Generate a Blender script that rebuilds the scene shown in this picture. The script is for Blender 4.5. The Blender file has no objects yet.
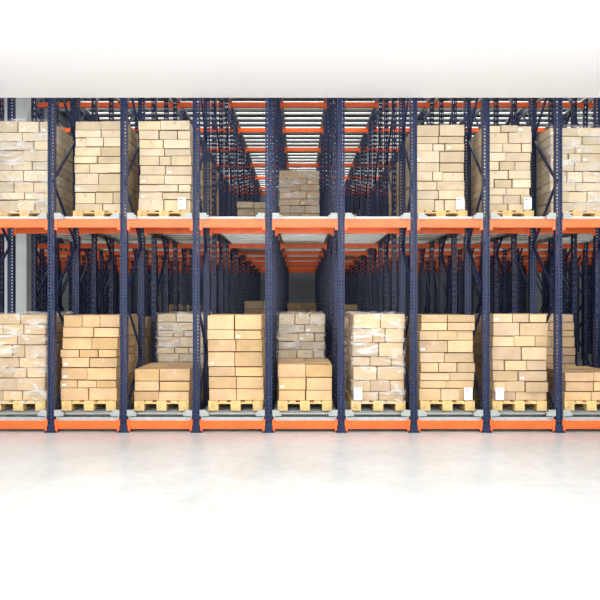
import bpy, math, random
from mathutils import Vector, Matrix
random.seed(7)
scene = bpy.context.scene
col = scene.collection

# ---------------------------------------------------------------- helpers
class MB:
    def __init__(s): s.v=[]; s.f=[]; s.m=[]; s.c=[]
    def box(s, x0,x1,y0,y1,z0,z1, mat=0, c=(1,1,1), M=None):
        b=len(s.v)
        ps=[(x0,y0,z0),(x1,y0,z0),(x1,y1,z0),(x0,y1,z0),(x0,y0,z1),(x1,y0,z1),(x1,y1,z1),(x0,y1,z1)]
        if M is not None: ps=[tuple(M@Vector(p)) for p in ps]
        s.v+=ps
        for q in ((0,3,2,1),(4,5,6,7),(0,1,5,4),(1,2,6,5),(2,3,7,6),(3,0,4,7)):
            s.f.append(tuple(b+i for i in q)); s.m.append(mat); s.c.append(c)
    def bar(s,a,bp,w,t,mat=0,c=(1,1,1)):
        a=Vector(a); bp=Vector(bp); d=bp-a; L=d.length
        q=d.to_track_quat('Z','X').to_matrix().to_4x4()
        M=Matrix.Translation(a)@q
        s.box(-w/2,w/2,-t/2,t/2,0,L,mat,c,M)
    def cylx(s,x0,x1,y,z,r,n=10,mat=0,c=(1,1,1)):
        b=len(s.v)
        for x in (x0,x1):
            for i in range(n):
                a=2*math.pi*i/n
                s.v.append((x,y+r*math.cos(a),z+r*math.sin(a)))
        for i in range(n):
            j=(i+1)%n
            s.f.append((b+i,b+n+i,b+n+j,b+j)); s.m.append(mat); s.c.append(c)
        s.f.append(tuple(b+i for i in range(n))); s.m.append(mat); s.c.append(c)
        s.f.append(tuple(b+n+i for i in reversed(range(n)))); s.m.append(mat); s.c.append(c)
    def mesh(s,name,mats,colors=False):
        me=bpy.data.meshes.new(name); me.from_pydata(s.v,[],s.f)
        for m in mats: me.materials.append(m)
        me.polygons.foreach_set('material_index',s.m)
        if colors:
            ca=me.color_attributes.new('Col','FLOAT_COLOR','CORNER')
            k=0
            for p,c in zip(me.polygons,s.c):
                for _ in p.loop_indices:
                    ca.data[k].color=(c[0],c[1],c[2],1); k+=1
        me.update(); return me
def obj(name,data,parent=None,loc=(0,0,0)):
    o=bpy.data.objects.new(name,data); col.objects.link(o); o.location=loc
    if parent: o.parent=parent
    return o

def mat(name, base, rough=.5, metal=0., var=0., scale=6., bump=0., bscale=60., spec=.5):
    m=bpy.data.materials.new(name); m.use_nodes=True
    nt=m.node_tree; b=nt.nodes['Principled BSDF']
    b.inputs['Base Color'].default_value=(*base,1); b.inputs['Roughness'].default_value=rough
    b.inputs['Metallic'].default_value=metal; b.inputs['Specular IOR Level'].default_value=spec
    tc=nt.nodes.new('ShaderNodeTexCoord')
    if var>0:
        n=nt.nodes.new('ShaderNodeTexNoise'); n.inputs['Scale'].default_value=scale; n.inputs['Detail'].default_value=6
        r=nt.nodes.new('ShaderNodeValToRGB')
        r.color_ramp.elements[0].position=.3; r.color_ramp.elements[1].position=.7
        r.color_ramp.elements[0].color=(*[c*(1-var) for c in base],1)
        r.color_ramp.elements[1].color=(*[min(1,c*(1+var)) for c in base],1)
        nt.links.new(tc.outputs['Object'],n.inputs['Vector']); nt.links.new(n.outputs['Fac'],r.inputs['Fac'])
        nt.links.new(r.outputs['Color'],b.inputs['Base Color'])
    if bump>0:
        n2=nt.nodes.new('ShaderNodeTexNoise'); n2.inputs['Scale'].default_value=bscale
        bp=nt.nodes.new('ShaderNodeBump'); bp.inputs['Strength'].default_value=bump; bp.inputs['Distance'].default_value=.01
        nt.links.new(tc.outputs['Object'],n2.inputs['Vector']); nt.links.new(n2.outputs['Fac'],bp.inputs['Height'])
        nt.links.new(bp.outputs['Normal'],b.inputs['Normal'])
    return m

M_blue=mat('navy_painted_steel',(.0085,.018,.060),.42,.0,.15,9,spec=.3)
M_orange=mat('orange_painted_steel',(.86,.125,.014),.38,0,.12,5)
M_galv=mat('galvanised_steel',(.40,.42,.41),.38,.45,.12,12)
M_roll=mat('roller_steel',(.80,.83,.80),.38,.1,.08,20)
M_roll1=mat('roller_steel_dark',(.22,.23,.22),.4,.4,.1,20)  # darker steel tone for the lowest lanes
M_grey=mat('light_grey_plastic',(.33,.35,.34),.5)
M_wood=mat('pallet_pine',(.68,.47,.20),.8,0,.25,14,.3,90)
M_label=mat('white_paper_label',(.85,.85,.84),.6)
M_ink=mat('red_label_print',(.6,.06,.04),.6)
M_tape=mat('parcel_tape',(.52,.40,.25),.3)
M_wall=mat('white_wall_paint',(.62,.65,.65),.8,0,.05,2)
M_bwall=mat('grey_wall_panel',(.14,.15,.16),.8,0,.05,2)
M_ceil=mat('ceiling_white_paint',(.97,.97,.97),.85,0,.01,1)
M_roof=mat('roof_sheet',(.2,.21,.22),.7)
# concrete floor
M_floor=mat('polished_concrete',(.74,.74,.725),.33,0,.0)
nt=M_floor.node_tree; b=nt.nodes['Principled BSDF']; tc=[n for n in nt.nodes if n.type=='TEX_COORD'][0]
n1=nt.nodes.new('ShaderNodeTexNoise'); n1.inputs['Scale'].default_value=.6; n1.inputs['Detail'].default_value=9; n1.inputs['Roughness'].default_value=.65
r=nt.nodes.new('ShaderNodeValToRGB'); r.color_ramp.elements[0].position=.34; r.color_ramp.elements[1].position=.64
r.color_ramp.elements[0].color=(.50,.512,.505,1); r.color_ramp.elements[1].color=(.65,.66,.655,1)
n2=nt.nodes.new('ShaderNodeTexNoise'); n2.inputs['Scale'].default_value=7; n2.inputs['Detail'].default_value=8
r2=nt.nodes.new('ShaderNodeMapRange'); r2.inputs[1].default_value=.3; r2.inputs[2].default_value=.7; r2.inputs[3].default_value=.90; r2.inputs[4].default_value=1.03
mx=nt.nodes.new('ShaderNodeMix'); mx.data_type='RGBA'; mx.blend_type='MULTIPLY'; mx.inputs[0].default_value=1
nt.links.new(tc.outputs['Object'],n1.inputs['Vector']); nt.links.new(tc.outputs['Object'],n2.inputs['Vector'])
nt.links.new(n1.outputs['Fac'],r.inputs['Fac']); nt.links.new(n2.outputs['Fac'],r2.inputs[0])
nt.links.new(r.outputs['Color'],mx.inputs[6]); nt.links.new(r2.outputs[0],mx.inputs[7]); nt.links.new(mx.outputs[2],b.inputs['Base Color'])

# cardboard
M_card=mat('corrugated_cardboard',(.6,.45,.28),.75,0,0,1,.15,40,.3)
nt=M_card.node_tree; b=nt.nodes['Principled BSDF']; tc=[n for n in nt.nodes if n.type=='TEX_COORD'][0]
at=nt.nodes.new('ShaderNodeAttribute'); at.attribute_name='Col'
n=nt.nodes.new('ShaderNodeTexNoise'); n.inputs['Scale'].default_value=5; n.inputs['Detail'].default_value=5
mr=nt.nodes.new('ShaderNodeMapRange'); mr.inputs[1].default_value=.3; mr.inputs[2].default_value=.7; mr.inputs[3].default_value=.86; mr.inputs[4].default_value=1.08
mx=nt.nodes.new('ShaderNodeMix'); mx.data_type='RGBA'; mx.blend_type='MULTIPLY'; mx.inputs[0].default_value=1
nt.links.new(tc.outputs['Object'],n.inputs['Vector']); nt.links.new(n.outputs['Fac'],mr.inputs[0])
nt.links.new(at.outputs['Color'],mx.inputs[6]); nt.links.new(mr.outputs[0],mx.inputs[7]); nt.links.new(mx.outputs[2],b.inputs['Base Color'])

# stretch wrap film
M_wrap=bpy.data.materials.new('stretch_film'); M_wrap.use_nodes=True
nt=M_wrap.node_tree; nt.nodes.clear()
out=nt.nodes.new('ShaderNodeOutputMaterial'); mix=nt.nodes.new('ShaderNodeMixShader'); tr=nt.nodes.new('ShaderNodeBsdfTransparent')
pb=nt.nodes.new('ShaderNodeBsdfPrincipled'); pb.inputs['Base Color'].default_value=(.80,.80,.79,1); pb.inputs['Roughness'].default_value=.2
tc=nt.nodes.new('ShaderNodeTexCoord'); mp=nt.nodes.new('ShaderNodeMapping'); mp.inputs['Scale'].default_value=(2.4,2.4,8); mp.inputs['Rotation'].default_value=(.5,.6,.2)
nz=nt.nodes.new('ShaderNodeTexNoise'); nz.inputs['Scale'].default_value=1.2; nz.inputs['Detail'].default_value=5; nz.inputs['Distortion'].default_value=1.3
mr=nt.nodes.new('ShaderNodeMapRange'); mr.inputs[1].default_value=.48; mr.inputs[2].default_value=.70; mr.inputs[3].default_value=.06; mr.inputs[4].default_value=.6
bp=nt.nodes.new('ShaderNodeBump'); bp.inputs['Strength'].default_value=.6; bp.inputs['Distance'].default_value=.02
nt.links.new(tc.outputs['Object'],mp.inputs[0]); nt.links.new(mp.outputs[0],nz.inputs['Vector'])
nt.links.new(nz.outputs['Fac'],mr.inputs[0]); nt.links.new(mr.outputs[0],mix.inputs[0]); nt.links.new(nz.outputs['Fac'],bp.inputs['Height'])
nt.links.new(bp.outputs['Normal'],pb.inputs['Normal'])
nt.links.new(tr.outputs[0],mix.inputs[1]); nt.links.new(pb.outputs[0],mix.inputs[2]); nt.links.new(mix.outputs[0],out.inputs[0])

# ---------------------------------------------------------------- dimensions
P=1.05; X0=-3.603
I0,I1=-5,12                       # upright column indices
def px(i): return X0+P*i
def bc(i): return X0-P/2+P*i      # bay centre, bay i lies left of upright i
PER=2.05; FD=1.1; NP=8
rows=[]
for k in range(NP): rows+= [k*PER,k*PER+FD]
DEEP=(NP-1)*PER+FD
LV=[.29,3.135,6.02]               # roller top heights
HP=6.5

# ---------------------------------------------------------------- room shell
WL,WR,YB,YF=-9.35,9.6,18.2,-15.
def slab(name,x0,x1,y0,y1,z0,z1,m):
    k=MB(); k.box(x0,x1,y0,y1,z0,z1); return obj(name,k.mesh(name,[m]))
slab('floor',WL-.3,WR+.3,YF,YB+.3,-.2,0,M_floor)
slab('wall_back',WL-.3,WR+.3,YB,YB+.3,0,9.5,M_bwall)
slab('wall_left',WL-.3,WL,YF,YB,0,9.5,M_wall)
slab('wall_right',WR,WR+.3,YF,YB,0,9.5,M_wall)
slab('ceiling',WL,WR,YF,-.16,4.81,5.0,M_ceil)
k=MB(); k.box(-5.37,-4.97,2.5,2.9,0,9.3); k.box(-5.41,-4.93,2.46,2.94,0,.25)
obj('building_column',k.mesh('building_column',[M_wall]))
# roof over racking with open skylight bands
k=MB(); y=-.16
while y<YB:
    k.box(WL,WR,y,min(y+1.3,YB),9.3,9.45); y+=2.4
for i in range(8):
    x=WL+1+i*2.5; k.box(x,x+.12,-.16,YB,9.1,9.3)
obj('roof_with_skylights',k.mesh('roof_with_skylights',[M_roof]))

# ---------------------------------------------------------------- racking
rack=obj('pallet_racking',None)
k=MB()
for x0,x1 in ((-.05,-.034),(-.016,.016),(.034,.05)): k.box(x0,x1,-.045,-.042,0,HP)
z=0
while z<HP:
    for sx in (-1,1):
        a,b_=sorted((sx*.016,sx*.034)); k.box(a,b_,-.045,-.042,z,min(z+.026,HP))
    z+=.05
k.box(-.05,-.047,-.042,.04,0,HP); k.box(.047,.05,-.042,.04,0,HP)
k.box(-.047,-.03,.037,.04,0,HP); k.box(.03,.047,.037,.04,0,HP)
k.box(-.085,.085,-.075,.075,0,.012); k.box(-.058,.058,-.052,-.046,.0,.1)
k.box(-.058,-.051,-.052,.045,.0,.1);k.box(.051,.058,-.052,.045,.0,.1)
k.cylx(-.078,-.062,-.05,.02,.012,8); k.cylx(.062,.078,-.05,.02,.012,8)
up=k.mesh('upright',[M_blue])
k=MB()
k.box(-.04,-.037,-.04,.04,0,HP); k.box(.037,.04,-.04,.04,0,HP)
for x0,x1 in ((-.037,-.024),(-.01,.01),(.024,.037)): k.box(x0,x1,-.04,-.037,0,HP)
z=0
while z<HP:
    for sx in (-1,1):
        a,b_=sorted((sx*.010,sx*.024)); k.box(a,b_,-.04,-.037,z,min(z+.05,HP))
    z+=.1
k.box(-.07,.07,-.07,.07,0,.012)
up2=k.mesh('upright_deep',[M_blue])
def brace(step):
    k=MB(); z=.25; side=0
    k.bar((0,.04,z),(0,FD-.045,z),.04,.03)
    while z+step<HP:
        a=(0,.04,z) if side==0 else (0,FD-.045,z)
        b_=(0,FD-.045,z+step) if side==0 else (0,.04,z+step)
        k.bar(a,b_,.035,.028); z+=step; side=1-side
    k.bar((0,.04,z),(0,FD-.045,z),.04,.03)
    return k.mesh('frame_bracing',[M_blue])
br=brace(.85)
for i in range(I0,I1+1):
    for j,y in enumerate(rows):
        obj('upright_%d_%d'%(i-I0,j),up if j<2 else up2,rack,(px(i),y,0))
        if j%2==0: obj('bracing_%d_%d'%(i-I0,j),br,rack,(px(i),y,0))
# beams
k=MB()
beamrows=[0,FD]+[PER*q for q in range(2,NP)]+[DEEP]
for L in LV:
    bt=L-.12 if L<1 else L-.045
    for q,y in enumerate(beamrows):
        H=.12 if q==0 else .095
        for i in range(I0,I1):
            x0=px(i)+.052; x1=px(i+1)-.052
            k.box(x0,x1,y-.03,y+.03,bt-H,bt)
            if q==0: k.box(x0+.01,x1-.01,y-.036,y-.03,bt-.088,bt-.036)
            for s,xx in ((1,px(i)+.052),(-1,px(i+1)-.052)):
                a,b_=sorted((xx,xx+s*.04))
                k.box(a,b_,y-.046,y-.034,bt-H-.04,bt+.02)
obj('load_beams',k.mesh('load_beams',[M_orange]),rack)
# roller lane (shared mesh), origin at roller top, lane centre, front
def lane_mesh(step,name,pitch,r,mr_):
    k=MB(); y1=DEEP+.05
    for s in (-1,1):
        a,b_=sorted((s*.44,s*.455)); k.box(a,b_,-.03,y1,-.1 if step else -.044,.015,0)
        a,b_=sorted((s*.41,s*.455)); k.box(a,b_,-.03,y1,-.108 if step else -.046,-.1 if step else -.041,0)
    if step:
        for yy in beamrows: k.box(-.44,.44,yy-.02,yy+.02,-.12,-.07,0)
    y=.04
    while y<y1:
        k.cylx(-.44,.44,y,-r,r,10,1); y+=pitch
    for s in (-1,1):
        a,b_=sorted((s*.37,s*.47)); k.box(a,b_,-.075,-.035,-.05,.04,2)
        a,b_=sorted((s*.34,s*.37)); k.box(a,b_,-.07,-.035,-.05,.01,2)
    return k.mesh(name,[M_galv,mr_,M_grey])
ln=[lane_mesh(True,'roller_lane_low',.15,.03,M_roll1),lane_mesh(False,'roller_lane_mid',.40,.018,M_roll),lane_mesh(False,'roller_lane_high',.41,.028,M_roll)]
for l,L in enumerate(LV):
    for i in range(I0+1,I1+1):
        if i==-1: continue
        obj('roller_lane_%d_%d'%(l,i-I0),ln[l],rack,(bc(i),0,L))
# ---------------------------------------------------------------- pallets & cartons
k=MB()
for x in (-.4,-.0725,.255): k.box(x,x+.145,0,1.2,0,.022)
for x in (-.4,-.0725,.255):
    for y in (0,.5275,1.055): k.box(x,x+.145,y,y+.145,.022,.1)
for y in (0,.5275,1.055): k.box(-.4,.4,y,y+.145,.1,.122)
for x,wd in ((-.4,.145),(-.235,.1),(-.0725,.145),(.135,.1),(.255,.145)): k.box(x,x+wd,0,1.2,.122,.144)
palm=k.mesh('wooden_pallet',[M_wood])

def wrap_mesh(w,dp,h,rng):
    v=[];f=[]
    nx=max(4,int(w/.08)); ny=max(4,int(dp/.1)); nz=int(h/.07)
    per=[]
    for i in range(nx): per.append((-w/2+w*i/nx,0))
    for i in range(ny): per.append((w/2,dp*i/ny))
    for i in range(nx): per.append((w/2-w*i/nx,dp))
    for i in range(ny): per.append((-w/2,dp-dp*i/ny))
    n=len(per)
    for j in range(nz+1):
        for (x,y) in per:
            e=rng.uniform(0,.012)
            v.append((x*(1+e/w*2)+rng.uniform(-.004,.004),y+(-e if y<dp/2 else e),h*j/nz-.04))
    for j in range(nz):
        for i in range(n):
            q=(i+1)%n; f.append((j*n+i,j*n+q,(j+1)*n+q,(j+1)*n+i))
    me=bpy.data.meshes.new('stretch_wrap'); me.from_pydata(v,[],f); me.materials.append(M_wrap)
    for p in me.polygons: p.use_smooth=True
    return me

PALE=(.68,.55,.38); TAN=(.62,.445,.27); WARM=(.64,.425,.23)
def stack(bay,level,depth,w,h,lh,pat,tone=TAN,wrap=False,dx=0,label=None,jit=.012,seed=0,drop=0,lean=0,var=1.0):
    rng=random.Random(seed*31+bay*7+level*101+int(depth*10))
    root=obj('pallet_of_cardboard_boxes',None,None,(bc(bay)+dx,depth,LV[level]))
    obj('wooden_pallet',palm,root)
    k=MB(); z=.145; dp=1.14
    hs=[]; tot=0
    while tot<h-.5*lh:
        q=lh*(rng.choice((.8,1,1,1.25)) if var else 1); hs.append(q); tot+=q
    hs=[q*h/tot for q in hs]; n=len(hs)
    off=0
    for l in range(n):
        lh=hs[l]
        nx=pat[l%len(pat)]; ny=3 if nx==2 else 2
        off=max(-.026,min(.026,off+rng.uniform(-jit,jit)))
        ox=off+lean*l; oy=rng.uniform(0,jit*2)
        ws=[1+rng.uniform(-.14,.14)*(var if nx>1 else 0) for _ in range(nx)]
        if nx>=3 and rng.random()<.6: ws[rng.randrange(nx)]*=.6
        S=sum(ws); x=-w/2
        last = l==n-1
        for a in range(nx):
            cw=w*ws[a]/S
            if last and drop and a==drop-1: x+=cw; continue
            for c in range(ny):
                y0=.03+dp*c/ny+oy+(rng.uniform(-.018,.028) if c==0 else 0); y1=.03+dp*(c+1)/ny+oy-.004
                t=rng.uniform(.78,1.08); h2=rng.uniform(-.02,.03)
                cc=(min(.9,tone[0]*t+h2*.3),tone[1]*t,tone[2]*t-h2)
                g=rng.uniform(.002,.010)
                k.box(x+ox+g,x+cw+ox-g,y0,y1,z+.0015,z+lh-rng.uniform(.006,.016),0,cc)
                if c==0 and rng.random()<.25:
                    xm=x+cw/2+ox
                    k.box(xm-.02,xm+.02,y0-.0012,y0-.0002,z+lh*.55,z+lh-.018,1,cc)
                if c==0 and rng.random()<.08:
                    k.box(x+ox+.03,x+ox+.09,y0-.0014,y0-.0002,z+.03,z+.06,2,cc)
            x+=cw
        z+=lh
    me=k.mesh('cartons',[M_card,M_tape,M_label],True)
    o=obj('cartons',me,root)
    bv=o.modifiers.new('bevel','BEVEL'); bv.width=.007; bv.segments=1; bv.limit_method='ANGLE'
    if label is not None:
        q=MB(); q.box(label-.06,label+.06,-.022,-.019,.16,.34,0); q.box(label-.04,label+.0,-.0235,-.0222,.30,.315,1)
        q.box(label-.04,label+.035,-.0235,-.0222,.20,.205,2);q.box(label-.04,label+.02,-.0235,-.0222,.23,.235,2)
        obj('shipping_label',q.mesh('shipping_label',[M_label,M_ink,M_blue]),root)
    if wrap:
        obj('stretch_wrap',wrap_mesh(w+.03,dp+.06,h+.06,rng),root,(0,.0,.145))
    return root

# upper level, front
stack(-0,1,.45,.82,1.37,.135,[3,2],PALE,True,-.06,seed=1)
stack(1,1,.45,.77,1.38,.14,[2,3,2],PALE,False,.03,seed=2)
stack(2,1,.45,.79,1.38,.15,[2,2,3],PALE,False,-.04,.28,seed=3)
stack(6,1,.45,.77,1.32,.135,[3,2,2],PALE,False,-.03,.29,seed=4)
stack(7,1,.45,.74,1.31,.14,[2,3],PALE,False,-.07,.30,seed=5)
stack(8,1,.45,.79,1.28,.14,[2,3],PALE,True,-.05,seed=6)
stack(9,1,.45,.79,1.3,.13,[3,2],PALE,False,seed=8)
# upper level, deeper in the lanes
stack(4,1,3.7,.8,1.25,.13,[2,3],TAN,True,-.1,seed=9)
stack(3,1,5.6,.8,.9,.15,[2],PALE,False,-.05,seed=10)
stack(5,1,7.7,.8,.9,.15,[2],TAN,False,-.05,seed=11)
for b_ in (0,1,2,6,7,8):
    stack(b_,1,2.6,.78,1.2,.15,[2,3],TAN,False,seed=20+b_)
# lower level, front
stack(-0,0,.12,.82,1.28,.15,[3,2],TAN,True,-.02,seed=31)
stack(1,0,.12,.83,1.27,.14,[2,3,2],WARM,False,-.03,seed=32,jit=.026)
stack(2,0,.12,.82,.47,.155,[2],WARM,False,-.01,seed=33)
stack(3,0,.12,.81,1.27,.182,[2,2],WARM,False,.03,seed=34,var=.3)
stack(4,0,.12,.80,.54,.18,[2],WARM,False,.0,seed=35,var=.4)
stack(5,0,.12,.76,1.28,.16,[2,3],TAN,True,.03,-.3,seed=36)
stack(6,0,.12,.80,1.27,.14,[3,2,2],TAN,False,.0,.3,seed=37,jit=.024)
stack(7,0,.12,.81,1.28,.15,[2,3],TAN,False,.01,-.3,seed=38,jit=.022)
stack(8,0,.12,.80,.42,.14,[2],WARM,False,.02,seed=39)
stack(9,0,.12,.8,1.28,.15,[2,3],TAN,False,seed=41)
# lower level, second and deeper pallets
stack(2,0,1.55,.78,1.26,.14,[3,2],PALE,True,.02,seed=51)
stack(4,0,1.55,.78,1.26,.14,[3,2],PALE,True,-.06,seed=52)
stack(8,0,1.55,.78,1.26,.14,[3,2],TAN,False,-.02,seed=53)
for b_ in (0,1,3,5,6,7): stack(b_,0,1.55,.78,1.2,.15,[2,3],TAN,False,seed=60+b_)
stack(3,0,7.0,.8,1.5,.16,[2],TAN,False,.0,seed=54)
stack(4,0,9.0,.8,1.45,.16,[2,3],TAN,False,.0,seed=55)
stack(5,0,8.0,.8,1.4,.16,[2,3],TAN,False,.0,seed=56)
stack(1,0,8.0,.8,1.4,.16,[2,3],TAN,False,.0,seed=57)

# ---------------------------------------------------------------- lights
def area(name,loc,rot,sx,sy,e,c=(1,1,1)):
    l=bpy.data.lights.new(name,'AREA'); l.shape='RECTANGLE'; l.size=sx; l.size_y=sy; l.energy=e; l.color=c
    o=obj(name,l,None,loc); o.rotation_euler=rot; return o
area('rear_fill',(0,-11.5,2.0),(math.radians(100),0,0),17,3.4,330,(1,.99,.97))  # added fill from behind the camera, aimed at the rack; no known opening
area('floor_fill',(0,-4.6,4.7),(math.radians(14),0,0),15,1.2,360,(1,1,.99))  # added out-of-view light under the ceiling, brightens the floor
area('ceiling_fill',(0,-9.3,2.9),(math.radians(145),0,0),15,1.5,900,(1,1,1))  # unseen light added to whiten the aisle ceiling from below
# fill lights added above the racking to brighten the deep lanes
for i,(x,y) in enumerate(((-5,4),(0,4),(5,4),(-5,11),(0,11),(5,11))):
    area('rack_fill',(x,y,8.9),(0,0,0),3.,.6,170,(1,1,1))
w=bpy.data.worlds.new('sky'); scene.world=w; w.use_nodes=True
w.node_tree.nodes['Background'].inputs[0].default_value=(.97,.99,1,1)
w.node_tree.nodes['Background'].inputs[1].default_value=1.1

# ---------------------------------------------------------------- camera
cd=bpy.data.cameras.new('camera'); cam=obj('camera',cd,None,(0,-10,1.874)); cam.rotation_euler=(math.radians(90),0,0)
cd.sensor_width=36; cd.lens=36*688/600; cd.shift_y=.005; cd.clip_end=200
scene.camera=cam
scene.view_settings.view_transform='Standard'
